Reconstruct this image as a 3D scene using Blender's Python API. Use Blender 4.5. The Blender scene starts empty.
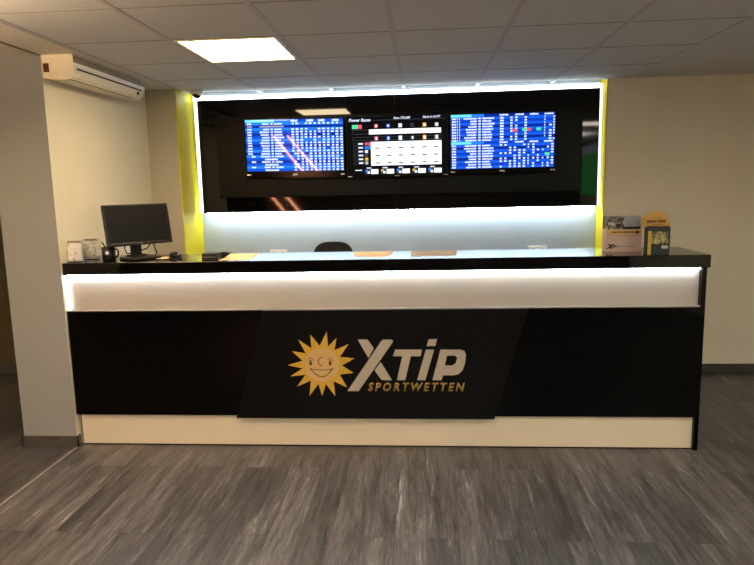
import bpy, bmesh, math, random
from mathutils import Vector, Matrix
random.seed(7)
C = bpy.context.scene.collection
PI = math.pi

# ------------------------------------------------------------------ helpers
def lin(c):
    return tuple((v/12.92 if v <= .04045 else ((v+.055)/1.055)**2.4) for v in c)
def rgb(r, g, b):
    return lin((r/255., g/255., b/255.))

def mat(name, col, rough=.5, metal=0., emit=None, strength=1., coat=0., spec=.5, noise=0., nscale=40., bump=0., bscale=200., alpha=1., trans=0.):
    m = bpy.data.materials.new(name); m.use_nodes = True
    nt = m.node_tree; b = nt.nodes['Principled BSDF']
    b.inputs['Base Color'].default_value = (*col, 1)
    b.inputs['Roughness'].default_value = rough
    b.inputs['Metallic'].default_value = metal
    b.inputs['Coat Weight'].default_value = coat
    b.inputs['Coat Roughness'].default_value = .03
    b.inputs['Specular IOR Level'].default_value = spec
    b.inputs['Transmission Weight'].default_value = trans
    b.inputs['Alpha'].default_value = alpha
    if emit:
        b.inputs['Emission Color'].default_value = (*emit, 1)
        b.inputs['Emission Strength'].default_value = strength
    if noise or bump:
        tc = nt.nodes.new('ShaderNodeTexCoord')
    if noise:
        n = nt.nodes.new('ShaderNodeTexNoise'); n.inputs['Scale'].default_value = nscale; n.inputs['Detail'].default_value = 4
        r = nt.nodes.new('ShaderNodeValToRGB')
        r.color_ramp.elements[0].position = .3; r.color_ramp.elements[1].position = .7
        r.color_ramp.elements[0].color = (*[max(0, c*(1-noise)) for c in col], 1)
        r.color_ramp.elements[1].color = (*[min(1, c*(1+noise)) for c in col], 1)
        nt.links.new(tc.outputs['Object'], n.inputs['Vector']); nt.links.new(n.outputs['Fac'], r.inputs['Fac'])
        nt.links.new(r.outputs['Color'], b.inputs['Base Color'])
    if bump:
        n2 = nt.nodes.new('ShaderNodeTexNoise'); n2.inputs['Scale'].default_value = bscale; n2.inputs['Detail'].default_value = 3
        bp = nt.nodes.new('ShaderNodeBump'); bp.inputs['Strength'].default_value = bump; bp.inputs['Distance'].default_value = .002
        nt.links.new(tc.outputs['Object'], n2.inputs['Vector']); nt.links.new(n2.outputs['Fac'], bp.inputs['Height'])
        nt.links.new(bp.outputs['Normal'], b.inputs['Normal'])
    return m

class MB:
    """collects shapes into one mesh; each shape may use its own material slot"""
    def __init__(s): s.bm = bmesh.new()
    def _fin(s, faces, mi, smooth=False):
        for f in faces: f.material_index = mi; f.smooth = smooth
    def box(s, x0, x1, y0, y1, z0, z1, mi=0, bev=0., M=None):
        tmp = bmesh.new()
        bmesh.ops.create_cube(tmp, size=1)
        for v in tmp.verts:
            v.co = Vector((x0+(v.co.x+.5)*(x1-x0), y0+(v.co.y+.5)*(y1-y0), z0+(v.co.z+.5)*(z1-z0)))
        if bev: bmesh.ops.bevel(tmp, geom=list(tmp.edges), offset=bev, segments=2, affect='EDGES', profile=.5)
        s.merge(tmp, mi, M); return s
    def merge(s, tmp, mi=0, M=None, smooth=False):
        if M is not None: bmesh.ops.transform(tmp, matrix=M, verts=list(tmp.verts))
        bmesh.ops.recalc_face_normals(tmp, faces=list(tmp.faces))
        mp = {v: s.bm.verts.new(v.co) for v in tmp.verts}
        for f in tmp.faces:
            nf = s.bm.faces.new([mp[v] for v in f.verts]); nf.material_index = mi; nf.smooth = smooth or f.smooth
        tmp.free()
    def prism(s, pts, a0, a1, axis='y', mi=0, holes=None, smooth=False, M=None, bev=0):
        """outline pts in the plane across axis, extruded from a0 to a1"""
        tmp = bmesh.new()
        def P(p, a):
            return Vector((p[0], a, p[1])) if axis == 'y' else (Vector((a, p[0], p[1])) if axis == 'x' else Vector((p[0], p[1], a)))
        if not holes:
            A = [tmp.verts.new(P(p, a0)) for p in pts]; B = [tmp.verts.new(P(p, a1)) for p in pts]
            tmp.faces.new(A); tmp.faces.new(B[::-1])
            n = len(pts)
            for i in range(n):
                f = tmp.faces.new((A[i], B[i], B[(i+1) % n], A[(i+1) % n])); f.smooth = smooth
        else:
            loops = [pts]+holes
            for a in (a0, a1):
                es = []
                for lp in loops:
                    vs = [tmp.verts.new(P(p, a)) for p in lp]
                    es += [tmp.edges.new((vs[i], vs[(i+1) % len(vs)])) for i in range(len(vs))]
                bmesh.ops.triangle_fill(tmp, use_beauty=True, edges=es)
            for lp in loops:
                n = len(lp)
                for i in range(n):
                    q = [P(lp[i], a0), P(lp[(i+1) % n], a0), P(lp[(i+1) % n], a1), P(lp[i], a1)]
                    tmp.faces.new([tmp.verts.new(x) for x in q])
            bmesh.ops.remove_doubles(tmp, verts=list(tmp.verts), dist=1e-6)
        if bev:
            bmesh.ops.recalc_face_normals(tmp, faces=list(tmp.faces))
            bmesh.ops.bevel(tmp, geom=list(tmp.edges), offset=bev, segments=2, affect='EDGES', profile=.5)
        s.merge(tmp, mi, M, smooth=False); return s
    def lathe(s, prof, cx, cy, cz, n=32, mi=0, M=None):
        tmp = bmesh.new(); rings = []
        for (r, z) in prof:
            if r < 1e-6: rings.append([tmp.verts.new((cx, cy, cz+z))])
            else: rings.append([tmp.verts.new((cx+r*math.cos(2*PI*i/n), cy+r*math.sin(2*PI*i/n), cz+z)) for i in range(n)])
        for a, b in zip(rings, rings[1:]):
            for i in range(n):
                j = (i+1) % n
                if len(a) == 1 and len(b) == 1: continue
                if len(a) == 1: f = tmp.faces.new((a[0], b[i], b[j]))
                elif len(b) == 1: f = tmp.faces.new((a[i], b[0], a[j]))
                else: f = tmp.faces.new((a[i], b[i], b[j], a[j]))
                f.smooth = True
        s.merge(tmp, mi, M); return s
    def tube(s, pts, r, n=8, mi=0, closed=False, M=None):
        tmp = bmesh.new(); pts = [Vector(p) for p in pts]; rings = []
        N = len(pts)
        for i, p in enumerate(pts):
            if closed: t = pts[(i+1) % N]-pts[i-1]
            else: t = pts[min(i+1, N-1)]-pts[max(i-1, 0)]
            t.normalize()
            u = t.cross(Vector((0, 0, 1)) if abs(t.z) < .9 else Vector((0, 1, 0))).normalized(); w = t.cross(u)
            rr = r[i] if isinstance(r, (list, tuple)) else r
            rings.append([tmp.verts.new(p+u*rr*math.cos(2*PI*k/n)+w*rr*math.sin(2*PI*k/n)) for k in range(n)])
        for i in range(N if closed else N-1):
            a, b = rings[i], rings[(i+1) % N]
            for k in range(n):
                f = tmp.faces.new((a[k], b[k], b[(k+1) % n], a[(k+1) % n])); f.smooth = True
        if not closed:
            tmp.faces.new(rings[0][::-1]); tmp.faces.new(rings[-1])
        s.merge(tmp, mi, M); return s
    def quad(s, p, mi=0):
        f = s.bm.faces.new([s.bm.verts.new(Vector(v)) for v in p]); f.material_index = mi; return s
    def ellipsoid(s, c, r, mi=0, M=None, nu=24, nv=14):
        prof = [(math.sin(PI*i/nv), -math.cos(PI*i/nv)) for i in range(nv+1)]
        prof[0] = (0, -1); prof[-1] = (0, 1)
        T = Matrix.Translation(Vector(c)) @ Matrix.Diagonal((r[0], r[1], r[2], 1))
        if M is not None: T = M @ T
        return s.lathe(prof, 0, 0, 0, n=nu, mi=mi, M=T)
    def build(s, name, mats, parent=None, loc=None):
        me = bpy.data.meshes.new(name); s.bm.to_mesh(me); s.bm.free()
        for m in (mats if isinstance(mats, (list, tuple)) else [mats]): me.materials.append(m)
        o = bpy.data.objects.new(name, me); C.objects.link(o)
        if parent is not None: o.parent = parent
        if loc is not None: o.location = loc
        return o

def thing(name, label, cat, loc=(0, 0, 0), rot=(0, 0, 0), group=None):
    o = bpy.data.objects.new(name, None); C.objects.link(o)
    o.location = loc; o.rotation_euler = rot; o.empty_display_size = .05
    o['label'] = label; o['category'] = cat
    if group: o['group'] = group
    return o
def tag(o, label, cat, group=None):
    o['label'] = label; o['category'] = cat
    if group: o['group'] = group
    return o
def struct(o):
    o['kind'] = 'structure'; return o

def text_mesh(mb, txt, x, z, size, y, mi=0, shear=0., bold=0., width=None, space=1., align='LEFT', depth=0.0005, plane='xz', M=None):
    """lettering in the xz plane facing -y, baseline at (x, z); size = cap height"""
    cu = bpy.data.curves.new('lettering', 'FONT'); cu.body = txt; cu.size = 1; cu.shear = shear; cu.space_character = space; cu.offset = bold
    cu.resolution_u = 2; cu.extrude = 0
    o = bpy.data.objects.new('lettering', cu); C.objects.link(o)
    bpy.context.view_layer.update()
    dg = bpy.context.evaluated_depsgraph_get()
    me = bpy.data.meshes.new_from_object(o.evaluated_get(dg))
    xs = [v.co.x for v in me.vertices]; ys = [v.co.y for v in me.vertices]
    cap = .69
    k = size/cap; w = max(xs)-min(xs)
    kx = (width/w) if width else k
    ox = x-min(xs)*kx
    if align == 'CENTER': ox = x-(min(xs)+max(xs))/2*kx
    tmp = bmesh.new(); tmp.from_mesh(me)
    for v in tmp.verts: v.co = Vector((ox+v.co.x*kx, y, z+v.co.y*k))
    r = bmesh.ops.extrude_face_region(tmp, geom=list(tmp.faces))
    for g in r['geom']:
        if isinstance(g, bmesh.types.BMVert): g.co.y += depth
    mb.merge(tmp, mi, M)
    bpy.data.objects.remove(o); bpy.data.curves.remove(cu); bpy.data.meshes.remove(me)

# ------------------------------------------------------------------ materials
def floor_mat():
    m = bpy.data.materials.new('grey_oak_planks'); m.use_nodes = True
    nt = m.node_tree; N = nt.nodes; L = nt.links; b = N['Principled BSDF']
    tc = N.new('ShaderNodeTexCoord')
    mp = N.new('ShaderNodeMapping'); mp.inputs['Rotation'].default_value = (0, 0, PI/2)
    L.new(tc.outputs['Object'], mp.inputs['Vector'])
    br = N.new('ShaderNodeTexBrick')
    br.inputs['Scale'].default_value = 1; br.inputs['Brick Width'].default_value = 1.15; br.inputs['Row Height'].default_value = .148
    br.inputs['Mortar Size'].default_value = .0012; br.inputs['Mortar Smooth'].default_value = .3; br.offset = .37; br.offset_frequency = 2
    br.inputs['Color1'].default_value = (0, 0, 0, 1); br.inputs['Color2'].default_value = (1, 1, 1, 1); br.inputs['Mortar'].default_value = (.1, .1, .1, 1)
    L.new(mp.outputs['Vector'], br.inputs['Vector'])
    # plank shift so each plank has its own grain
    sep = N.new('ShaderNodeSeparateXYZ'); L.new(tc.outputs['Object'], sep.inputs[0])
    mul = N.new('ShaderNodeMath'); mul.operation = 'MULTIPLY'; mul.inputs[1].default_value = 9.
    L.new(br.outputs['Color'], mul.inputs[0])
    def grain(sx, sy, detail, rough):
        cx = N.new('ShaderNodeMath'); cx.operation = 'MULTIPLY'; cx.inputs[1].default_value = sx; L.new(sep.outputs['X'], cx.inputs[0])
        cy = N.new('ShaderNodeMath'); cy.operation = 'MULTIPLY'; cy.inputs[1].default_value = sy; L.new(sep.outputs['Y'], cy.inputs[0])
        cb = N.new('ShaderNodeCombineXYZ'); L.new(cx.outputs[0], cb.inputs[0]); L.new(cy.outputs[0], cb.inputs[1]); L.new(mul.outputs[0], cb.inputs[2])
        n = N.new('ShaderNodeTexNoise'); n.inputs['Scale'].default_value = 1; n.inputs['Detail'].default_value = detail; n.inputs['Roughness'].default_value = rough
        n.inputs['Distortion'].default_value = .6
        L.new(cb.outputs[0], n.inputs['Vector']); return n
    g1 = grain(20, 1.9, 5, .65); g2 = grain(95, 4., 3, .65)
    g3 = grain(150, 14., 2, .7)
    m0 = N.new('ShaderNodeMix'); m0.data_type = 'FLOAT'; m0.inputs[0].default_value = .45
    L.new(g2.outputs['Fac'], m0.inputs[2]); L.new(g3.outputs['Fac'], m0.inputs[3])
    mx = N.new('ShaderNodeMix'); mx.data_type = 'FLOAT'; mx.inputs[0].default_value = .45
    L.new(g1.outputs['Fac'], mx.inputs[2]); L.new(m0.outputs[0], mx.inputs[3])
    rp = N.new('ShaderNodeValToRGB'); cr = rp.color_ramp
    cr.elements[0].position = .36; cr.elements[0].color = (*rgb(36, 35, 37), 1)
    cr.elements[1].position = .68; cr.elements[1].color = (*rgb(154, 152, 153), 1)
    e = cr.elements.new(.47); e.color = (*rgb(70, 68, 69), 1)
    e = cr.elements.new(.58); e.color = (*rgb(95, 93, 94), 1)
    L.new(mx.outputs[0], rp.inputs['Fac'])
    v = N.new('ShaderNodeMapRange'); v.inputs[3].default_value = .62; v.inputs[4].default_value = 1.22
    L.new(br.outputs['Color'], v.inputs[0])
    mm = N.new('ShaderNodeMix'); mm.data_type = 'RGBA'; mm.blend_type = 'MULTIPLY'; mm.inputs[0].default_value = 1
    L.new(rp.outputs['Color'], mm.inputs[6]); L.new(v.outputs[0], mm.inputs[7])
    m2 = N.new('ShaderNodeMix'); m2.data_type = 'RGBA'; m2.inputs[7].default_value = (*rgb(52, 47, 44), 1)
    L.new(br.outputs['Fac'], m2.inputs[0]); L.new(mm.outputs[2], m2.inputs[6])
    L.new(m2.outputs[2], b.inputs['Base Color'])
    rr = N.new('ShaderNodeMapRange'); rr.inputs[3].default_value = .3; rr.inputs[4].default_value = .48
    L.new(mx.outputs[0], rr.inputs[0]); L.new(rr.outputs[0], b.inputs['Roughness'])
    bp = N.new('ShaderNodeBump'); bp.inputs['Strength'].default_value = .25; bp.inputs['Distance'].default_value = .002
    L.new(mx.outputs[0], bp.inputs['Height']); L.new(bp.outputs['Normal'], b.inputs['Normal'])
    return m

M = {}
M['floor'] = floor_mat()
M['wall'] = mat('cream_wall_paint', rgb(222, 212, 186), .75, noise=.03, nscale=3, bump=.25, bscale=160)
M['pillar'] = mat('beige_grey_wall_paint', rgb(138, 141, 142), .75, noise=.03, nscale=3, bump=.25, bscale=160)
M['rear_wall'] = mat('dark_brown_wall_paint', rgb(62, 54, 48), .8, noise=.05, nscale=3)
M['wall_tan'] = mat('pale_tan_wall_paint', rgb(236, 229, 208), .75, noise=.03, nscale=3, bump=.25, bscale=160)
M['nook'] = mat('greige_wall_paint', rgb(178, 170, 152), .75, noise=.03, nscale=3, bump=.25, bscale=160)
M['white_wall'] = mat('white_wall_paint', rgb(166, 178, 188), .6, noise=.02, nscale=3, bump=.15, bscale=160)
M['yellow'] = mat('lime_yellow_paint', rgb(222, 206, 4), .6, noise=.03, nscale=4, bump=.15)
M['tile'] = mat('mineral_ceiling_tile', rgb(203, 204, 208), .8, noise=.04, nscale=90, bump=.3, bscale=300)
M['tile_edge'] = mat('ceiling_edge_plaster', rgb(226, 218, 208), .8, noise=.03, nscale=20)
M['runner'] = mat('ceiling_runner_metal', rgb(192, 186, 196), .6, noise=.03, spec=.2)
M['tgap'] = mat('tile_joint', rgb(142, 134, 126), .7, noise=.05)
M['skirt'] = mat('grey_skirting', rgb(72, 68, 66), .5, noise=.25, nscale=12)
M['strip'] = mat('floor_joint_strip', rgb(132, 128, 120), .5, noise=.08)
M['gloss_black'] = mat('black_gloss_laminate', rgb(5, 4, 4), .04, noise=.1, nscale=8, spec=.35)
M['logo_black'] = mat('black_sign_acrylic', rgb(9, 8, 7), .3, noise=.08, nscale=8, spec=.2)
M['front_black'] = mat('black_front_laminate', rgb(3, 3, 3), .08, noise=.1, nscale=8, spec=.16)
M['top_black'] = mat('black_worktop_gloss', rgb(6, 5, 5), .035, noise=.02, nscale=3, spec=.38)
M['board_black'] = mat('black_satin_board', rgb(9, 9, 9), .35, noise=.1, nscale=8, spec=.15)
M['white_panel'] = mat('white_satin_laminate', rgb(172, 163, 150), .4, noise=.02, nscale=4)
M['plinth'] = mat('white_plinth_laminate', rgb(230, 216, 190), .45, noise=.02, nscale=4)
M['led'] = mat('led_diffuser', (.9, .9, .9), .5, emit=(.80, .93, 1.0), strength=8, noise=.01)
M['led_side'] = mat('edge_led_diffuser', (.9, .9, .9), .5, emit=(.86, .95, 1.0), strength=1.6, noise=.01)
M['led_low'] = mat('lower_led_diffuser', (.9, .9, .9), .5, emit=(.82, .93, 1.0), strength=38, noise=.01)
M['led_counter_end'] = mat('counter_end_led_diffuser', (.9, .9, .9), .5, emit=(.88, .9, 1.0), strength=4, noise=.01)
M['shaded_olive_wall'] = mat('shaded_olive_paint', rgb(84, 76, 48), .8, noise=.03, nscale=3)  # side room's dimness put into the wall colour
M['edge_grey'] = mat('grey_edge_band', rgb(150, 140, 128), .5, noise=.03)
M['neon'] = mat('orange_red_neon', (.9, .3, .2), .4, emit=(1., .40, .18), strength=55, noise=.01)
M['led_counter'] = mat('counter_led_diffuser', (.9, .9, .9), .5, emit=(.78, .88, 1.0), strength=36, noise=.01)
M['light_panel'] = mat('ceiling_lamp_diffuser', (.9, .9, .9), .5, emit=(1., .78, .47), strength=30, noise=.01)
M['lamp_frame'] = mat('lamp_frame_white', rgb(225, 215, 190), .4, noise=.02)
M['black_plastic'] = mat('black_plastic', rgb(14, 13, 13), .4, noise=.1, nscale=60)
M['black_screen'] = mat('monitor_screen_off', rgb(15, 15, 16), .3, noise=.05)
M['bezel'] = mat('tv_bezel_black', rgb(8, 8, 9), .12, noise=.1)
M['ac'] = mat('ivory_plastic', rgb(226, 216, 188), .35, noise=.02)
M['ac_top'] = mat('greyed_ivory_plastic', rgb(176, 166, 142), .45, noise=.03)
M['ac_tape'] = mat('cream_paper_cover', rgb(246, 236, 214), .8, noise=.05, nscale=30, bump=.5, bscale=40)
M['dark_slot'] = mat('dark_slot', rgb(54, 40, 28), .6, noise=.1)
M['pipe_hole'] = mat('brown_hole', rgb(84, 46, 30), .8, noise=.2)
M['chrome'] = mat('bright_trim', rgb(240, 238, 232), .3, metal=.7, noise=.01)
M['ridge'] = mat('ridge_highlight_white', rgb(252, 252, 250), .35, noise=.002)
M['silver'] = mat('silver_letter_film', rgb(176, 166, 149), .4, noise=.04, nscale=300)
M['gold'] = mat('gold_letter_film', rgb(156, 126, 58), .4, noise=.05, nscale=300)
M['sun_ray'] = mat('golden_yellow_film', rgb(206, 164, 60), .4, noise=.06, nscale=60)
M['sun_face'] = mat('pale_gold_film', rgb(206, 170, 112), .4, noise=.03, nscale=60)
M['ink'] = mat('black_ink', rgb(28, 20, 14), .6, noise=.05)
M['paper_tan'] = mat('tan_paper', rgb(232, 196, 150), .7, noise=.03)
M['paper_grey'] = mat('printed_paper', rgb(196, 176, 150), .7, noise=.12, nscale=25)
M['paper_white'] = mat('white_paper', rgb(236, 232, 224), .7, noise=.02)
M['white_plastic'] = mat('white_plastic', rgb(236, 236, 232), .4, noise=.01)
M['grey_plastic'] = mat('grey_plastic', rgb(120, 116, 110), .4, noise=.02)
M['fabric'] = mat('black_fabric', rgb(20, 20, 22), .9, noise=.3, nscale=300, bump=.4, bscale=400)
M['steel'] = mat('steel', rgb(160, 160, 165), .3, metal=1., noise=.02)
M['acrylic'] = mat('clear_acrylic', (.95, .97, .97), .05, trans=.95, noise=.005)
M['card_grey'] = mat('grey_card', rgb(120, 112, 104), .7, noise=.05)

# ------------------------------------------------------------------ camera (standing eye height, wide phone lens)
cam = bpy.data.cameras.new('camera'); co = bpy.data.objects.new('camera', cam); C.objects.link(co)
R = Vector((0.99723257, 0.0711062, -0.02170524)); U = Vector((0.01081051, 0.15015949, 0.98860268)); F = Vector((-0.07355502, 0.98610143, -0.14897524))
co.matrix_world = Matrix(((R.x, U.x, -F.x, 0), (R.y, U.y, -F.y, 0), (R.z, U.z, -F.z, 1.6), (0, 0, 0, 1)))
cam.sensor_width = 36; cam.sensor_fit = 'HORIZONTAL'; cam.lens = 639.03/754*36; cam.clip_start = .05
bpy.context.scene.camera = co

# ------------------------------------------------------------------ the room
CZ = 2.403
XL, XR, Y0 = -5.2, 3.3, -3.0
b = MB(); b.box(XL, XR, Y0, 5.7, -.1, 0); struct(b.build('floor', M['floor']))

# ceiling: slab, tiles in a runner grid
b = MB(); b.box(XL, XR, Y0, 5.7, CZ+.02, CZ+.1, 3)
gx0, gsx, gy0, gsy = -1.3575, .6034, 3.5171, .6238
xs = [gx0+gsx*i for i in range(-1, 8)]; ys = [gy0+gsy*j for j in range(-11, 4)]
for i in range(len(xs)-1):
    for j in range(len(ys)-1):
        x1 = min(xs[i+1], XR)
        if xs[i] > 1.6: continue
        b.box(xs[i]+.003, x1-.003, ys[j]+.0025, ys[j+1]-.0025, CZ+.001, CZ+.03, 0, bev=.002)
b.box(xs[6]+.003, XR, Y0, 5.6, CZ+.001, CZ+.03, 0)
for x in xs[:6]:
    b.box(x-.013, x+.013, Y0, 5.6, CZ-.0015, CZ+.025, 1)
for y in ys:
    b.box(xs[0], xs[6], y-.005, y+.005, CZ-.0004, CZ+.02, 3)
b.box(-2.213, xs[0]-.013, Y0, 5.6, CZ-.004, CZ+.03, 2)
for k in range(-10, 6):                                   # tiles of the room beyond the wall end
    for j in range(len(ys)-1):
        x0 = -2.225-gsx*(k+10)
        if x0-gsx < XL: continue
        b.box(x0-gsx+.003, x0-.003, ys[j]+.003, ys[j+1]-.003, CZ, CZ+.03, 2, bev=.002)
b.box(-2.224, -2.212, Y0, 3.72, CZ-.012, CZ+.02, 3)
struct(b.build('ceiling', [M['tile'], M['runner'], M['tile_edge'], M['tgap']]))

def wall(name, boxes, m):
    b = MB()
    for q in boxes: b.box(*q)
    return struct(b.build(name, m))
T = CZ+.05
wall('wall_left', [(-2.563, -2.213, 3.725, 5.14, 0, T)], [M['pillar'], M['wall']])
# the wall end is grey beige, the long side towards the counter cream
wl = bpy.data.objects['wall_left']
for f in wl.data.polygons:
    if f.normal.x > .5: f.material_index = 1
wall('wall_nook', [(-2.563, -1.964, 5.14, 5.6, 0, T)], M['nook'])
wall('wall_recess', [(-1.964, 1.474, 5.58, 5.7, 0, T)], M['white_wall'])
wall('wall_back', [(1.474, XR, 5.37, 5.7, 0, T)], M['wall_tan'])
wall('wall_side_room', [(XL, -2.563, 5.35, 5.5, 0, T)], M['shaded_olive_wall'])
wall('wall_far_left', [(XL-.1, XL, Y0, 5.5, 0, T)], M['wall'])
wall('wall_right', [(XR, XR+.1, Y0, 5.5, 0, T)], M['wall'])
wall('wall_rear', [(XL, XR, Y0-.1, Y0, 0, T)], M['rear_wall'])
wall('trim_1', [(-1.969, -1.960, 5.139, 5.58, 0, T)], M['yellow'])       # painted reveals of the recess
wall('trim_2', [(1.466, 1.475, 5.368, 5.58, 0, T)], M['yellow'])
wall('trim_3', [(-2.220, -2.206, -1.0, 3.73, 0, .003)], M['strip'])       # floor joint strip
def skirt(name, segs):
    b = MB()
    for q in segs: b.box(*q, 0, .072, bev=.002)
    struct(b.build(name, M['skirt']))
skirt('baseboard_left', [(-2.573, -2.203, 3.714, 3.726), (-2.214, -2.203, 3.714, 3.76), (-2.573, -2.562, 3.714, 5.35)])
skirt('baseboard_back', [(1.62, XR, 5.358, 5.371)])
b = MB(); b.tube([(-3.57, Y0+.03, 1.80), (-2.93, Y0+.03, .98)], .013); struct(b.build('neon_tube_1', M['neon']))  # unseen neon tube guessed from an orange streak in the glass
b = MB(); b.tube([(-3.27, Y0+.03, 1.80), (-2.60, Y0+.03, .98)], .013); struct(b.build('neon_tube_2', M['neon']))  # second unseen neon tube, for the other orange streak
b = MB(); b.box(XR-.02, XR, -2.9, -1.1, 1.35, 2.15); b.box(XR-.02, XR, -2.9, -1.1, 2.15, 2.3, 1); struct(b.build('unseen_screen', [mat('green_lit_screen', rgb(20, 60, 20), .3, emit=(.16, .9, .2), strength=1.3, noise=.02), mat('pale_lit_screen', rgb(80, 80, 90), .3, emit=(.8, .8, 1.), strength=1.3, noise=.02)]))  # unseen lit screen guessed from the green reflection in the backboard
skirt('baseboard_side_room', [(XL, -2.573, 5.338, 5.351)])

# ------------------------------------------------------------------ ceiling lamp
t = thing('ceiling_light', 'square glowing lamp panel set flush in the tiled ceiling', 'ceiling light', (-1.056, 3.829, CZ))
b = MB()
x0, x1, y0, y1 = -.285, .285, -.3, .3
for q in ((x0, x0+.022, y0, y1), (x1-.022, x1, y0, y1), (x0+.022, x1-.022, y0, y0+.012), (x0+.022, x1-.022, y1-.012, y1)):
    b.box(*q, -.006, .004, bev=.0015)
b.build('frame', M['lamp_frame'], t)
b = MB(); b.box(x0+.022, x1-.022, y0+.012, y1-.012, -.003, .003); b.build('diffuser', M['light_panel'], t)

# ------------------------------------------------------------------ air conditioner
t = thing('air_conditioner', 'long ivory wall air conditioner hung under the ceiling beside the wall end', 'air conditioner', (-2.213, 3.74, 2.25))
L = .955
prof0 = [(0, .020), (.05, .012), (.13, .004), (.168, .010), (.192, .028), (.207, .060), (.212, .088), (.205, .104), (.185, .118), (.176, .150), (0, .150)]
AX = -.020                                             # front shell is this much shallower than the end cover's back edge
prof = [(max(0, p[0]+(AX if p[0] > .1 else 0)), p[1]) for p in prof0]
b = MB(); b.prism([(p[0], p[1]) for p in prof], .004, L, 'y', bev=.003)
b.build('body', M['ac'], t)
b = MB(); b.prism([(x+AX, z) for x, z in [(.204, .107), (.2075, .1075), (.188, .121), (.180, .149), (.176, .149), (.184, .119)]], .002, L-.004, 'y'); b.build('top_grille', M['ac_top'], t)
b = MB(); b.tube([(.212+AX, .0, .0955), (.212+AX, L*.5, .0955), (.209+AX, L-.004, .0955)], .006, n=16); b.build('ridge_highlight', M['ridge'], t)  # white tube standing in for the highlight along the ridge
b = MB(); b.prism([(x+AX, z) for x, z in [(.205, .062), (.2125, .069), (.2135, .074), (.206, .072)]], .03, L-.05, 'y'); b.build('upper_slot', M['dark_slot'], t)
b = MB(); b.prism([(x+AX, z) for x, z in [(.166, .0085), (.172, .0105), (.173, .014), (.168, .014)]], .0, L-.13, 'y'); b.build('lower_slot', M['dark_slot'], t)
b = MB(); b.prism([(x+AX, z) for x, z in [(.174, .010), (.194, .026), (.2085, .058), (.2055, .060), (.191, .031), (.172, .015)]], .03, L-.05, 'y', bev=.001); b.build('louver', M['ac'], t)
b = MB(); b.prism([(x+AX, z) for x, z in [(.200, .034), (.2105, .054), (.2085, .056), (.198, .036)]], L-.115, L-.085, 'y'); b.build('display_window', M['dark_slot'], t)
b = MB()
b.prism([(0, .018), (.06, .010), (.12, .006), (.165, .010), (.180, .020), (.186, .030), (.186, .151), (0, .151)], -.005, .006, 'y', bev=.001)
for k, (x, z) in enumerate(((.170, .008), (.180, .018), (.190, .030))):       # torn lower corner of the cover
    b.box(x-.010, x+.004, .0, .03+.012*k, z, z+.012)
b.build('end_cover', M['ac_tape'], t)
b = MB(); b.box(.004, .04, -.006, -.003, .052, .102, bev=.001); b.build('pipe_opening', M['pipe_hole'], t)

# ------------------------------------------------------------------ security camera
t = thing('security_camera', 'small dome camera with black eye on the ceiling at the yellow reveal', 'security camera', (-1.845, 5.30, CZ))
b = MB(); b.lathe([(0, 0), (.052, 0), (.052, -.016), (.044, -.026), (0, -.026)], 0, 0, 0); b.build('base', M['white_plastic'], t)
b = MB(); b.lathe([(.036, -.022), (.036, -.032), (.030, -.046), (.018, -.056), (0, -.060)], 0, 0, 0); b.build('dome', M['black_plastic'], t)
b = MB(); b.ellipsoid((.028, -.028, -.030), (.012, .012, .010)); b.build('lens', M['chrome'], t)

# ------------------------------------------------------------------ black display wall inside the recess
t = thing('display_wall', 'large black gloss backboard with glowing edges behind the televisions', 'backboard', (-.205, 5.43, 1.4))
FX0, FX1, FZ0, FZ1 = -1.893+.205, 1.43+.205, .0, .945
b = MB(); b.box(FX0, -.026, 0, .04, FZ0, FZ1, bev=.002); b.build('gloss_panel', M['gloss_black'], t)
b = MB(); b.box(-.022, FX1, 0, .04, FZ0, FZ1, bev=.002); b.build('gloss_panel', M['gloss_black'], t)
b = MB(); b.box(-.12, .08, .041, .055, .0, .943); b.build('seam_backing', M['grey_plastic'], t)
b = MB(); b.box(-1.735+.205, 1.292+.205, -.03, .0, .125, .795, bev=.006); b.build('mounting_board', M['board_black'], t)
for q, mm in (((FX0-.035, FX1, .004, .03, FZ1, FZ1+.036), 'led'), ((FX0-.032, FX0, .004, .03, FZ0, FZ1), 'led_side'), ((FX1, FX1+.022, .004, .03, FZ0, FZ1+.036), 'led_side'), ((FX0, FX1, .06, .085, FZ0-.004, FZ0+.010), 'led_low')):
    b = MB(); b.box(*q, bev=.003); b.build('led_strip', M[mm], t)
b = MB()
for x in (-1.4, -.6, .6, 1.4):
    b.box(x-.04, x+.04, .04, .15, .2, .8)
b.build('wall_bracket', M['board_black'], t)

# ------------------------------------------------------------------ televisions
def emi(name, col, s=1.):
    return mat(name, (.004, .004, .005), .03, emit=col, strength=s, noise=.001, spec=.5)
S = [emi('screen_black', rgb(6, 8, 14), .6), emi('screen_blue_a', rgb(40, 128, 250), 1.1), emi('screen_blue_b', rgb(14, 88, 226), 1.),
     emi('screen_white', rgb(220, 232, 255), 1.25), emi('screen_cyan', rgb(110, 225, 255), 1.1), emi('screen_red', rgb(240, 90, 110), 1.),
     emi('screen_green', rgb(90, 230, 160), 1.), emi('screen_orange', rgb(250, 190, 60), 1.), emi('screen_navy', rgb(10, 56, 176), .9),
     emi('screen_grey', rgb(70, 76, 84), .8), emi('screen_grass', rgb(40, 150, 40), 2.0), emi('screen_paper', rgb(250, 252, 255), 1.35),
     emi('screen_pink', rgb(200, 190, 200), 1.), emi('screen_blue_c', rgb(22, 96, 240), 1.), emi('screen_blue_d', rgb(8, 66, 208), .95), emi('screen_navy_b', rgb(6, 44, 160), .9)]
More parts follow.
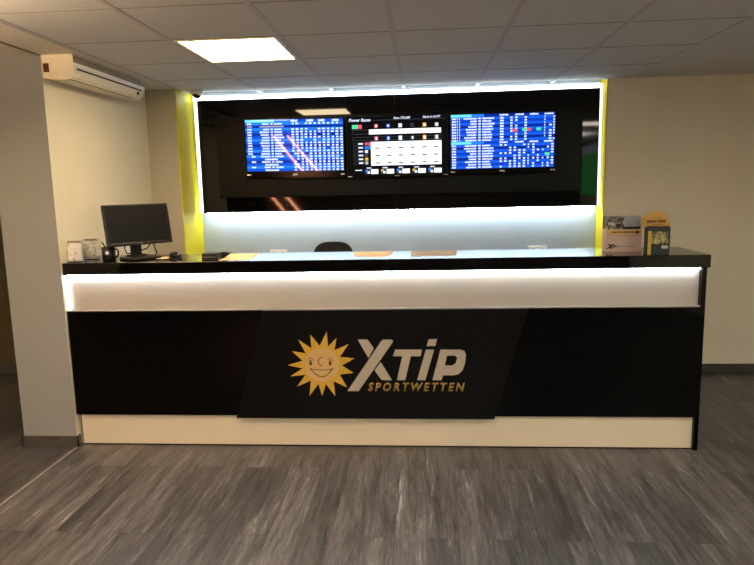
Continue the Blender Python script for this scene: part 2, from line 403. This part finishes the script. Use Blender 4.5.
def tv(label, x0, x1, z0, z1, roll, paint, left=.010, right=.009, top=.008, bottom=.056, yaw=0.):
    w, h = x1-x0, z1-z0
    t = thing('television', label, 'television', ((x0+x1)/2, 5.362, (z0+z1)/2), (math.radians(3.1), math.radians(roll), math.radians(yaw)), 'televisions on the black display wall')
    a, c = w/2, h/2
    b = MB()
    b.box(-a, a, -.03, .0, c-top, c, bev=.002); b.box(-a, a, -.03, .0, -c, -c+bottom, bev=.003)
    b.box(-a, -a+left, -.03, 0, -c+bottom, c-top, bev=.002); b.box(a-right, a, -.03, 0, -c+bottom, c-top, bev=.002)
    b.box(-a*.2, a*.2, -.026, -.004, -c-.006, -c+.004, bev=.003)
    b.build('bezel', M['bezel'], t)
    b = MB(); b.box(-a+.01, a-.01, -.004, .018, -c+.01, c-.01, bev=.008); b.build('rear_housing', M['black_plastic'], t)
    sx0, sx1, sz0, sz1 = -a+left, a-right, -c+bottom, c-top
    b = MB(); sw, sh = sx1-sx0, sz1-sz0
    def P(u0, u1, v0, v1, mi, lay=1):          # u left to right, v top to bottom, fractions of the picture
        y = -.022-.0003*lay
        X0, X1, Z0, Z1 = sx0+u0*sw, sx0+u1*sw, sz1-v1*sh, sz1-v0*sh
        b.quad([(X0, y, Z0), (X1, y, Z0), (X1, y, Z1), (X0, y, Z1)], mi)
    def TX(s, u, v, hgt, mi, shear=.25, bold=.02, width=None):
        text_mesh(b, s, sx0+u*sw, sz1-v*sh, hgt*sh, -.0236, mi, shear=shear, bold=bold, width=width*sw if width else None, depth=.0002)
    P(0, 1, 0, 1, 0, 0)
    paint(P, TX)
    b.build('screen', S, t)
    for u in (-.94, 0., .955):
        ww = .018 if u else .02
        b = MB(); b.box(a*u-ww, a*u+ww, -.0312, -.0295, -c+bottom*.36, -c+bottom*.58, bev=.0004); b.build('bezel_mark', M['white_plastic'], t)
    b = MB(); b.box(-.1, .1, .015, .036, -.1, .1); b.build('wall_bracket', M['black_plastic'], t)
    return t

def glyph(P, u, v, w, h, mi=3, rnd=random):
    """a line of small unreadable characters"""
    x = u
    while x < u+w-.004:
        cw = min(rnd.uniform(.006, .016), u+w-x)
        P(x, x+cw, v+h*(.08 if rnd.random() < .4 else .2), v+h*.92, mi, 2)
        x += cw+.0022

def paint_left(P, TX):
    n = 19
    cols = [.48, .525, .57, .615, .66, .705, .75, .795, .84, .885, .93, .975]
    for r in range(n):
        v0, v1 = r/n, (r+1)/n
        dark = r in (2, 5, 9, 12, 15)
        P(0, 1, v0, v1, (8 if dark else (1 if r % 2 else 2)), 1)
        if r == 0:
            P(.0, .30, v0, v1, 4, 2); P(.30, .46, v0, v1, 1, 2)
            for u in (.47, .63, .75, .89): glyph(P, u, v0, .07, 1/n)
            continue
        if r in (14, 16, 18):
            glyph(P, .19, v0+.01, .14, .8/n); 
        elif r == 2:
            glyph(P, .02, v0+.012, .05, .6/n, 12); glyph(P, .15, v0+.012, .25, .6/n, 12)
            continue
        else:
            glyph(P, .02 if r < 13 else .05, v0+.008, .045, .75/n)
            w = random.uniform(.06, .11); glyph(P, .245-w, v0+.008, w, .75/n)
            P(.262, .285, v0+.014, v1-.012, 3, 2)
            glyph(P, .30, v0+.008, random.uniform(.06, .11), .75/n)
        for k, u in enumerate(cols):
            if r == 1 and k == 2: continue
            if r in (13, 14) and k == 0: continue
            if r >= 12 and k == 0: P(u+.015, u+.037, v0+.013, v1-.010, 3, 2); continue
            if random.random() < .93: P(u-.006 if random.random() < .3 else u, u+.022, v0+.013, v1-.010, 3, 2)
    P(.455, .458, 0, 1, 2, 3)
def paint_right(P, TX):
    n = 20
    for r in range(n):
        v0, v1 = r/n, (r+1)/n
        P(0, 1, v0, v1, 15 if r % 4 == 0 else (13 if r % 2 else 14), 1)
        if r in (0, 10):
            P(0, .20, v0, v1, 4, 2); P(.2, .32, v0, v1, 1, 2)
            for u in (.47, .62, .76, .9): glyph(P, u, v0+.005, .085, .7/n)
            continue
        glyph(P, .01, v0+.008, .04, .72/n)
        if r < 10:
            P(.058, .066, v0+.01, v1-.01, 3, 2); P(.08, .088, v0+.01, v1-.01, 3, 2)
        w = random.uniform(.06, .13); glyph(P, .25-w, v0+.008, w, .72/n)
        P(.265, .29, v0+.012, v1-.012, 3, 2)
        glyph(P, .305, v0+.008, random.uniform(.07, .12), .72/n)
        if r < 10: cs = [(.475, .035), (.575, .02), (.62, .022), (.71, .022), (.90, .008), (.945, .025), (.985, .014)]
        else: cs = [(.475, .022), (.52, .022), (.565, .022), (.61, .022), (.655, .022), (.70, .022), (.745, .012), (.79, .02), (.835, .018), (.885, .012), (.93, .02), (.97, .022)]
        for u, w in cs:
            if random.random() < (.85 if r < 10 else .7): P(u, u+w, v0+.012, v1-.010, 3, 2)
    for u, v, mi in ((.595, .285, 5), (.73, .275, 5), (.69, .275, 6), (.825, .27, 6), (.91, .73, 6)):
        P(u, u+.045, v, v+.055, mi, 3)
def paint_mid(P, TX):
    P(.0, 1, .0, 1, 0, 1)
    TX('Power Races', .02, .075, .052, 3, width=.22)
    TX('Race 775,688', .47, .045, .035, 3, width=.165)
    TX('Starts in: 01:07', .76, .04, .035, 3, width=.175)
    P(.24, .98, .055, .063, 9, 2)
    P(.05, .11, .13, .20, 6, 2); P(.11, .15, .13, .20, 5, 2)
    tri = (5, 2, 3, 9, 7, 12)
    for k in range(6):
        u = .275+.121*k
        P(u, u+.035, .125, .19, tri[k], 2); P(u+.01, u+.028, .14, .175, 0 if k in (3,) else 3, 3)
        P(u, u+.035, .335, .41, tri[k], 4); P(u+.01, u+.028, .35, .395, 3, 5)
    P(.05, .95, .22, .295, 9, 2); P(.054, .946, .228, .287, 0, 3); P(.22, .94, .215, .30, 11, 4); glyph(P, .075, .235, .045, .045)
    P(.05, .95, .345, .40, 9, 2); P(.054, .946, .352, .393, 0, 3); glyph(P, .07, .355, .07, .035)
    P(.235, .945, .43, .845, 11, 2)
    rc = (5, 1, 3, 9, 7, 12)
    for r in range(6):
        v = .435+.067*r
        P(.06, .17, v, v+.05, 9, 2); P(.063, .167, v+.006, v+.044, 0, 3); P(.11, .155, v+.012, v+.038, 3, 4)
        P(.175, .205, v, v+.05, rc[r], 3); P(.21, .23, v, v+.06, rc[r] if r < 2 else 0, 3)
    for r in range(3):
        for k in range(6):
            P(.28+.118*k, .325+.118*k, .53+.13*r, .55+.13*r, 9, 3)
            if k: P(.237+.118*k, .2385+.118*k, .46, .82, 12, 3)
    P(.07, .14, .915, .93, 3, 2)
    for k in range(5):
        u = .17+.16*k
        glyph(P, u+.02, .872, .05, .025)
        P(u, u+.055, .905, .99, 9, 2); P(u+.005, u+.03, .915, .95, 7 if k % 2 else 1, 3); P(u+.025, u+.05, .945, .985, 3, 3)
        P(u+.06, u+.135, .91, .99, 11, 2)
tv('television with blue betting table and orange streaks reflected, leftmost on the display wall', -1.477, -.641, 1.686, 2.168, .75, paint_left, yaw=-1.35)
tv('television with black screen and white table titled Power Races, between two blue ones', -.628, .206, 1.672, 2.168, .0, paint_mid, left=.012, right=.008, top=.008, bottom=.026)
tv('television with blue table and red and green cells, rightmost on the display wall', .220, 1.066, 1.682, 2.164, -.1, paint_right, bottom=.045)

# ------------------------------------------------------------------ reception counter
t = thing('reception_counter', 'long black gloss betting counter with white lit band and sun sign', 'counter', (-.3, 3.74, 0))
ox = .3
def cp(name, mats, build):
    b = MB(); build(b); o = b.build(name, mats, t); return o
CX0, CX1 = -2.2125+ox, 1.630+ox
cp('countertop', M['top_black'], lambda b: b.box(CX0, CX1, 0, .47, 1.100, 1.174, bev=.0025))
cp('side_panel', M['front_black'], lambda b: b.box(1.588+ox, 1.614+ox, .004, .44, .0, 1.100, bev=.002))
cp('light_panel', M['white_panel'], lambda b: b.box(-2.2125+ox, 1.587+ox, .042, .062, .868, 1.098))
cp('front_panel', M['front_black'], lambda b: b.box(-2.2115+ox, 1.613+ox, .002, .022, .207, .8715, bev=.0015))
cp('edge_strip', M['edge_grey'], lambda b: b.box(-2.2115+ox, 1.587+ox, .003, .043, .872, .877, bev=.001))
cp('plinth', M['plinth'], lambda b: b.box(-2.194+ox, 1.587+ox, .03, .05, .003, .210))
cp('plinth_seal', M['board_black'], lambda b: b.box(-2.186+ox, 1.588+ox, .027, .05, .0, .006))
cp('carcass', M['board_black'], lambda b: b.box(-2.19+ox, 1.586+ox, .08, .43, .02, 1.098))
cp('led_strip', M['led_counter'], lambda b: b.box(-2.195+ox, 1.580+ox, .012, .022, 1.089, 1.099, bev=.002))
cp('led_strip', M['led_counter_end'], lambda b: b.box(-2.2075+ox, -2.196+ox, .024, .038, .878, 1.088, bev=.002))
def sign_panel(b):
    b.prism([(-.972+ox, .8745), (.607+ox, .8745), (.412+ox, .199), (-1.168+ox, .199)], -.024, .0018, 'y', bev=.0015)
sp = cp('sign_panel', M['logo_black'], sign_panel)
YS = -.0245
b = MB()
tips = [(-.586, .746), (-.529, .704), (-.456, .667), (-.421, .579), (-.431, .488), (-.474, .398), (-.547, .341), (-.628, .344), (-.706, .343), (-.78, .402), (-.82, .466), (-.832, .537), (-.802, .624), (-.762, .696), (-.687, .726)]
ctr = (-.621, .537)
def pol(p): return math.atan2(p[1]-ctr[1], p[0]-ctr[0])
outl = []
for i, p in enumerate(tips):
    q = tips[(i+1) % len(tips)]
    a, c = pol(p), pol(q)
    d = (c-a+PI) % (2*PI)-PI
    outl.append(p); am = a+d*.5
    outl.append((ctr[0]+.121*math.cos(am), ctr[1]+.121*math.sin(am)))
b.prism([(x+ox, z) for x, z in outl], YS-.0012, YS+.0006, 'y')
sun = b.build('sun_emblem', [M['sun_ray'], M['sun_face'], M['ink']], sp)
b = MB(); b.bm.from_mesh(sun.data)
disc = [(ctr[0]+ox+.105*math.cos(2*PI*k/48), ctr[1]+.105*math.sin(2*PI*k/48)) for k in range(48)]
b.prism(disc, YS-.0022, YS, 'y', mi=1)
yf = YS-.0023
def arc(pts, w): b.tube([(x+ox, yf, z) for x, z in pts], w, n=6, mi=2)
for ex, ez in ((-.690, .552), (-.571, .551)):
    b.prism([(ex+ox+.0085*math.cos(2*PI*k/16), ez+.017*math.sin(2*PI*k/16)) for k in range(16)], yf-.0006, yf+.0004, 'y', mi=2)
    b.prism([(ex+.003+ox+.003*math.cos(2*PI*k/10), ez+.005+.005*math.sin(2*PI*k/10)) for k in range(10)], yf-.0010, yf, 'y', mi=1)
    arc([(ex-.014+.032*k/8, ez+.012+.018*math.sin(PI*(.15+.85*k/8))) for k in range(9)], .0021)
arc([(-.620+.024*math.cos(a), .560+.026*math.sin(a)) for a in [PI*(.38+1.15*k/12) for k in range(13)]], .0022)
arc([(-.696+.142*k/12, .515-.008*math.sin(PI*k/12)) for k in range(13)], .0022)
arc([(-.692+.134*k/16, .514-.050*math.sin(PI*k/16)) for k in range(17)], .0026)
for x, z in ((-.694, .516), (-.556, .515)): arc([(x-.006, z+.005), (x+.004, z-.004)], .0013)
b.bm.to_mesh(sun.data); b.bm.free()
letters = [
  ([[(-.472, .374), (-.403, .374), (-.189, .68), (-.189, .688), (-.199, .693), (-.245, .693), (-.257, .688)], [(-.4, .694), (-.345, .694), (-.335, .686), (-.305, .64), (-.339, .58)], [(-.304, .505), (-.265, .555), (-.2, .443), (-.253, .443), (-.266, .449)]], None),
  ([[(-.177, .632), (-.017, .631), (-.026, .591), (-.084, .591), (-.12, .443), (-.17, .443), (-.135, .591), (-.191, .591)]], None),
  ([[(.029, .695), (.073, .695), (.063, .655), (.057, .653), (.011, .653), (.023, .692)], [(.006, .631), (.055, .631), (.001, .443), (-.048, .443)]], None),
  ([[(.093, .631), (.21, .63), (.233, .623), (.243, .6), (.238, .549), (.225, .507), (.199, .48), (.169, .473), (.107, .473), (.097, .443), (.043, .443)]], [[(.131, .594), (.179, .594), (.192, .581), (.183, .549), (.164, .534), (.118, .534)]])]
for polys, holes in letters:
    b = MB()
    for pl in polys:
        b.prism([(x+ox, z) for x, z in pl], YS-.0016, YS+.0006, 'y', holes=[[(x+ox, z) for x, z in h] for h in holes] if holes else None)
    b.build('letter', M['silver'], sp)
b = MB(); text_mesh(b, 'SPORTWETTEN', -.347+ox, .3755, .0495, YS-.0012, shear=.24, bold=.03, width=.583, space=1.42, depth=.0015)
b.build('lettering', M['gold'], sp)

# ------------------------------------------------------------------ things on the counter
ZT = 1.174
# monitor, turned to the right and leaning back
t = thing('computer_monitor', 'black switched-off desktop monitor turned sideways at the left counter end', 'monitor', (-1.807, 3.95, ZT), (0, 0, .892))
MT = Matrix.Translation((0, 0, 1.393-ZT)) @ Matrix.Rotation(-.172, 4, 'X')
w, h = .432, .259
b = MB(); a, c = w/2, h/2
for q in ((-a, a, c-.014, c), (-a, a, -c, -c+.017), (-a, -a+.014, -c+.017, c-.014), (a-.014, a, -c+.017, c-.014)):
    b.box(q[0], q[1], -.006, .016, q[2], q[3], bev=.002, M=MT)
b.build('bezel', M['black_plastic'], t)
b = MB(); b.box(-a+.013, a-.013, -.002, .006, -c+.016, c-.013, M=MT); b.build('screen', M['black_screen'], t)
b = MB(); b.box(-a+.004, a-.004, .012, .03, -c+.004, c-.004, bev=.006, M=MT); b.box(-.12, .12, .028, .05, -.08, .08, bev=.01, M=MT); b.build('rear_housing', M['black_plastic'], t)
b = MB(); b.box(-.008, .008, -.0066, -.0055, -c+.006, -c+.011, M=MT); b.build('badge', M['grey_plastic'], t)
b = MB(); b.box(-.035, .035, .045, .068, .012, .23, bev=.006); b.box(-.03, .03, .03, .06, .18, .24, bev=.005); b.build('neck', M['black_plastic'], t)
b = MB(); b.box(-.10, .10, -.085, .09, .0, .016, bev=.006); b.box(-.055, .055, .02, .085, .014, .026, bev=.004); b.build('base', M['black_plastic'], t)
b = MB()
b.tube([(.10, .05, .115), (.105, .07, .08), (.09, .085, .055), (.05, .09, .045), (.0, .09, .035)], .004)
b.tube([(.12, .05, .12), (.135, .075, .08), (.15, .09, .05), (.165, .10, .02), (.165, .12, .005)], .004)
b.tube([(-.06, .05, .11), (-.07, .07, .07), (-.05, .085, .035), (-.02, .09, .03)], .004)
b.build('cable', M['black_plastic'], t)

# mug and pen
t = thing('mug', 'black mug with a small pale emblem beside the monitor', 'mug', (-1.968, 3.855, ZT))
b = MB(); b.lathe([(0, .0), (.036, .0), (.040, .004), (.041, .085), (.0385, .086), (.036, .083), (.035, .008), (0, .006)], 0, 0, 0); b.build('body', M['black_plastic'], t)
b = MB(); b.tube([(.038, -.004, .07), (.055, -.006, .074), (.066, -.007, .060), (.066, -.007, .042), (.055, -.006, .024), (.038, -.004, .02)], .0055); b.build('handle', M['black_plastic'], t)
b = MB(); b.prism([(.011*math.cos(2*PI*k/16), .012*math.sin(2*PI*k/16)) for k in range(16)], -.0425, -.0395, 'y', M=Matrix.Rotation(.25, 4, 'Z') @ Matrix.Translation((0, 0, .053))); b.build('emblem', M['white_plastic'], t)
b = MB(); b.tube([(.012, .01, .01), (-.03, -.006, .112), (-.034, -.008, .122)], [.004, .004, .0025]); o = b.build('pen', M['black_plastic']); o.location = (-1.968, 3.855, ZT); tag(o, 'dark pen leaning out of the black mug', 'pen')

# acrylic leaflet holders
def leaf_mat(seed, cols):
    m = bpy.data.materials.new('printed_leaflet'); m.use_nodes = True; nt = m.node_tree; bs = nt.nodes['Principled BSDF']
    tc = nt.nodes.new('ShaderNodeTexCoord'); mp = nt.nodes.new('ShaderNodeMapping'); mp.inputs['Location'].default_value = (seed, seed*.3, seed*.7)
    n = nt.nodes.new('ShaderNodeTexNoise'); n.inputs['Scale'].default_value = 34; n.inputs['Detail'].default_value = 5; n.inputs['Distortion'].default_value = 1.2
    r = nt.nodes.new('ShaderNodeValToRGB'); r.color_ramp.elements[0].position = .36; r.color_ramp.elements[1].position = .62
    r.color_ramp.elements[0].color = (*cols[0], 1); r.color_ramp.elements[1].color = (*cols[-1], 1)
    if len(cols) > 2: e = r.color_ramp.elements.new(.5); e.color = (*cols[1], 1)
    nt.links.new(tc.outputs['Object'], mp.inputs[0]); nt.links.new(mp.outputs[0], n.inputs['Vector']); nt.links.new(n.outputs['Fac'], r.inputs['Fac']); nt.links.new(r.outputs['Color'], bs.inputs['Base Color'])
    bs.inputs['Roughness'].default_value = .5; return m
def holder(label, x, y, rz, seed, extra):
    t = thing('leaflet_holder', label, 'leaflet holder', (x, y, ZT), (math.radians(-4), 0, rz), 'leaflet holders by the monitor')
    b = MB(); b.box(-.046, .046, .0, .05, 0, .004); b.box(-.046, .046, .047, .05, 0, .135); b.box(-.046, .046, 0, .0015, 0, .016)
    b.build('acrylic_case', M['acrylic'], t)
    b = MB(); b.box(-.042, .042, .004, .022, .005, .132)
    if extra: b.box(.0, .042, .0028, .0042, .006, .05, 1); b.box(.012, .042, .003, .0042, .05, .115, 1)
    b.box(-.042, .042, .003, .0042, .120, .132, 2)
    b.build('leaflet_stack', [leaf_mat(seed, [rgb(176, 168, 164), rgb(240, 236, 232), rgb(250, 248, 246)] if extra else [rgb(134, 130, 120), rgb(214, 208, 192), rgb(240, 234, 220)]), M['paper_white'], M['card_grey']], t)
holder('leaflet holder with pale leaflets at the very left end of the counter', -2.164, 3.805, .06, 1.3, True)
holder('leaflet holder with greyer floral leaflets between the pale one and the mug', -2.135, 3.945, .12, 4.1, False)

# mouse
t = thing('computer_mouse', 'small black computer mouse between the monitor and the black desk box', 'mouse', (-1.60, 4.0, ZT), (0, 0, .9))
b = MB(); b.ellipsoid((0, 0, .012), (.036, .056, .026))
bmesh.ops.bisect_plane(b.bm, geom=list(b.bm.verts)+list(b.bm.edges)+list(b.bm.faces), plane_co=(0, 0, .001), plane_no=(0, 0, -1), clear_outer=True)
b.build('shell', M['black_plastic'], t)
b = MB(); b.ellipsoid((0, -.032, .032), (.004, .010, .006)); b.build('scroll_wheel', M['grey_plastic'], t)
b = MB(); b.tube([(0, -.054, .008), (.0, -.075, .004), (-.03, -.1, .003), (-.08, -.1, .003), (-.12, -.06, .003)], .002); b.build('cable', M['black_plastic'], t)
b = MB(); b.prism([(.0, -.052), (.009, -.046), (.009, -.036), (-.009, -.036), (-.009, -.046)], .024, .0265, 'z'); b.build('badge', M['chrome'], t)

# small black desk box with flap
t = thing('desk_box', 'low black desk box with side flap beside the tan sheet', 'box', (-1.297, 3.80, ZT))
b = MB(); b.box(-.047, .047, -.03, .05, 0, .046, bev=.003); b.build('body', M['black_plastic'], t)
b = MB(); b.box(-.044, .044, -.0315, -.029, .021, .025); b.build('seam', M['grey_plastic'], t)
b = MB(); b.prism([(.048, 0.0), (.048, .044), (.10, .038), (.10, .034)], .07, .11, 'y'); b.box(.047, .05, -.02, .11, 0, .044); b.build('flap', M['black_plastic'], t)

def sheet(label, pts, m, lines=0, rise=0, group=None, z=ZT):
    b = MB(); b.prism(pts, z+.0003+rise, z+.0018+rise, 'z')
    if lines:
        xa, xb = pts[0][0], pts[1][0]; ya, yb = pts[0][1], pts[2][1]
        for k in range(lines):
            y = ya+(yb-ya)*(.25+.5*k/max(1, lines-1)); b.box(xa+.03, xb-.05*(1+k), y-.006, y+.006, z+.0018+rise, z+.0022+rise, 1)
    o = b.build('paper_sheet', [m, M['ink']]); tag(o, label, 'paper', group); return o
sheet('blank tan sheet on the black counter beside the black desk box', [(-1.245, 3.785), (-1.055, 3.79), (-1.10, 4.17), (-1.31, 4.17)], M['paper_tan'])
sheet('curled tan sheet on the counter in front of the office chair', [(-.425, 3.90), (-.225, 3.87), (-.195, 4.16), (-.46, 4.17)], M['paper_tan'], lines=2)
sheet('greyish printed sheet right of the curled tan one on the counter', [(-.078, 3.865), (.197, 3.87), (.215, 4.19), (-.078, 4.18)], M['paper_grey'], lines=3)
sheet('small tan note lying between monitor foot and mouse', [(-1.70, 3.93), (-1.63, 3.93), (-1.62, 4.03), (-1.71, 4.03)], M['paper_tan'])

# cardboard leaflet box on the right
t = thing('leaflet_box', 'pinkish white cardboard leaflet box with dark picture strip on top', 'leaflet box', (1.210, 3.965, ZT))
pics = [mat('box_pink_card', rgb(206, 178, 162), .6, noise=.03), leaf_mat(2.2, [rgb(40, 36, 32), rgb(120, 112, 98), rgb(190, 178, 156)]), mat('box_grey_blue', rgb(156, 158, 166), .6, noise=.05), mat('box_yellow', rgb(216, 170, 70), .6, noise=.1), M['ink'], mat('box_grey_side', rgb(140, 134, 126), .6, noise=.06), mat('box_red_ink', rgb(170, 60, 50), .6, noise=.05)]
b = MB()
b.box(-.104, .104, 0, .09, .0, .135, 0, bev=.001)
b.box(-.104, .104, .085, .09, .12, .212, 5)
b.box(.1042, .1052, .004, .088, .0, .13, 5)
b.build('carton', pics, t)
b = MB()
b.box(-.102, .004, .02, .045, .128, .212, 1); b.box(.004, .104, .02, .045, .150, .214, 2); b.box(.004, .104, .0195, .045, .128, .150, 4)
b.ellipsoid((-.066, .02, .150), (.026, .002, .018), 1); b.ellipsoid((-.03, .02, .157), (.02, .002, .012), 4)
b.build('leaflet_stack', pics, t)
b = MB()
b.box(-.103, .103, -.0012, 0, .108, .130, 3)
for k in range(15): b.box(-.075+.0093*k, -.075+.0093*k+.004+.003*(k % 3 > 0), -.0016, -.0011, .114+.002*(k % 2), .123, 4)
b.box(-.100, .085, -.0012, 0, .098, .100, 6)
b.ellipsoid((.078, -.001, .117), (.011, .002, .009), 4)
text_mesh(b, 'X', -.102, .020, .026, -.0014, 4, shear=.25, bold=.06); text_mesh(b, 'TiP', -.074, .025, .016, -.0014, 4, shear=.2, bold=.04)
b.box(-.045, .075, -.0012, 0, .030, .0325, 4)
b.build('print', pics, t)

# flyer dispenser
t = thing('flyer_dispenser', 'flyer dispenser with rounded orange header at the right end of the counter', 'flyer dispenser', (1.355, 3.80, ZT), (0, 0, -.1)); t.scale = (.88, 1, .97)
fl = [mat('header_orange', rgb(196, 150, 66), .55, noise=.06, nscale=20), leaf_mat(7.7, [rgb(46, 52, 38), rgb(112, 108, 78), rgb(208, 192, 132)]), M['ink'], mat('flyer_dark', rgb(34, 36, 34), .5, noise=.15), mat('flyer_yellow_edge', rgb(190, 170, 40), .5, noise=.1), M['paper_white']]
b = MB(); b.box(-.070, .070, .0, .006, 0, .162, 3); b.box(-.070, .070, .065, .07, 0, .162, 3); b.box(-.072, -.068, .0, .07, 0, .16, 3); b.box(.068, .072, 0, .07, 0, .16, 3); b.box(-.07, .07, 0, .07, 0, .004, 3)
b.build('tray', fl, t)
b = MB()
hd = [(-.094, .155), (-.098, .218), (-.075, .228), (-.055, .240), (-.03, .246), (-.025, .252), (.02, .252), (.028, .244), (.052, .236), (.066, .222), (.088, .160)]
b.prism(hd, .05, .056, 'y', mi=0); b.prism([(-.094, .158), (-.098, .216), (-.074, .16)], .02, .055, 'y', mi=0)
text_mesh(b, 'nimm mich!', -.064, .186, .020, .0492, 2, width=.118, bold=.035); b.box(-.03, .03, .0495, .05, .214, .217, 2); b.box(-.03, .04, .0495, .05, .172, .1745, 2)
b.build('header_card', fl, t)
b = MB(); b.box(-.063, .066, .008, .04, .006, .166, 3); b.box(-.045, .062, -.0015, .0, .062, .135, 1); b.box(-.063, .066, -.001, .0, .0, .06, 3); b.box(-.066, -.045, -.0014, .0, .0, .14, 4)
b.box(-.05, .066, .0065, .008, .142, .166, 3); b.box(-.02, .05, -.002, -.0014, .098, .104, 4); b.box(.022, .060, -.0018, -.001, .035, .052, 5); text_mesh(b, 'XTiP', .026, .038, .010, -.0024, 2, width=.030, bold=.02)
b.build('flyer_stack', fl, t)

# ------------------------------------------------------------------ behind the counter
t = thing('office_chair', 'black office chair with rounded backrest rising behind the counter', 'chair', (-.68, 4.80, 0))
b = MB(); pts = []
for k in range(40):
    a = 2*PI*k/40; ca, sa = math.cos(a), math.sin(a); n = 3.2
    pts.append((.160*math.copysign(abs(ca)**(2/n), ca), .99+.205*math.copysign(abs(sa)**(2/n), sa)))
b.prism(pts, -.06, -.015, 'y', bev=.008); b.build('backrest', M['fabric'], t)
b = MB(); b.box(-.23, .23, -.02-.40, .02, .60, .66, bev=.02, M=Matrix.Rotation(PI, 4, 'Z')); b.build('seat', M['fabric'], t)
b = MB(); b.tube([(0, -.01, .95), (0, -.005, .75), (0, .02, .60), (0, .2, .58)], .018); b.build('back_support', M['black_plastic'], t)
b = MB(); b.tube([(0, .2, .6), (0, .2, .1)], .025, n=16); b.build('gas_lift', M['steel'], t)
for k in range(5):
    a = 2*PI*k/5; b = MB(); b.tube([(0, .2, .12), (.27*math.cos(a), .2+.27*math.sin(a), .075)], [.024, .016]); o = b.build('foot', M['black_plastic'], t)
    b = MB(); b.ellipsoid((.27*math.cos(a), .2+.27*math.sin(a), .031), (.022, .03, .031)); b.build('castor', M['black_plastic'], o)

for x0, x1, label in ((-1.362, -1.208, 'white wall socket left of the office chair, just above the counter'), (.897, 1.058, 'white wall socket far right of the office chair, just above the counter')):
    t = thing('wall_socket', label, 'wall socket', ((x0+x1)/2, 5.58, 1.02), group='sockets on the white wall')
    a = (x1-x0)/2
    b = MB(); b.box(-a, a, -.014, 0, -.04, .042, bev=.003); b.build('cover_plate', M['white_plastic'], t)
    for s in (-1, 1):
        b = MB(); b.lathe([(0, .004), (.020, .004), (.022, .0), (.020, -.002), (0, -.002)], 0, 0, 0, M=Matrix.Translation((s*a*.48, -.0145, 0)) @ Matrix.Rotation(PI/2, 4, 'X')); b.build('outlet', M['grey_plastic'], t)

# ------------------------------------------------------------------ unseen ceiling lights and added fill
def area(name, loc, size, power, col, rot=(0, 0, 0)):
    l = bpy.data.lights.new(name, 'AREA'); l.shape = 'SQUARE'; l.size = size; l.energy = power; l.color = col
    o = bpy.data.objects.new(name, l); C.objects.link(o); o.location = loc; o.rotation_euler = rot; return o
def point(name, loc, r, power, col):
    l = bpy.data.lights.new(name, 'POINT'); l.shadow_soft_size = r; l.energy = power; l.color = col
    o = bpy.data.objects.new(name, l); C.objects.link(o); o.location = loc; return o
WARM = (1, .88, .70)
area('unseen_ceiling_light', (-1.056, 1.33, 2.39), .55, 14, WARM)
area('unseen_ceiling_light', (.754, 1.33, 2.39), .55, 14, WARM)
area('unseen_ceiling_light', (2.4, 1.6, 2.39), .55, 17, WARM)  # added out of view to brighten the right wall
area('unseen_ceiling_light', (-1.056, -1.2, 2.39), .55, 54, (1, .92, .79))
area('unseen_ceiling_light', (.754, -1.2, 2.39), .55, 54, (1, .92, .79))
area('unseen_ceiling_light', (-3.6, 1.6, 2.39), .5, 1.5, (1, .88, .70))  # added out of view to light the side room ceiling
UP = (PI, 0, 0)
area('ceiling_fill', (-2.2, 1.9, 2.14), .5, 105, (1, .68, .38), UP)  # unseen upward area lights, added to brighten the ceiling
area('ceiling_fill', (0, -1.6, 2.2), .5, 50, (1, .93, .85), UP)
area('ceiling_fill', (2.5, -.6, 2.2), .5, 62, (1, .91, .80), UP)

w = bpy.data.worlds.new('world'); bpy.context.scene.world = w; w.use_nodes = True
w.node_tree.nodes['Background'].inputs[0].default_value = (.05, .045, .04, 1); w.node_tree.nodes['Background'].inputs[1].default_value = .2

sc = bpy.context.scene
sc.view_settings.view_transform = 'Standard'; sc.view_settings.look = 'None'; sc.view_settings.exposure = .12; sc.view_settings.gamma = 1
sc.cycles.use_denoising = True
sc.cycles.max_bounces = 10; sc.cycles.diffuse_bounces = 6; sc.cycles.glossy_bounces = 4
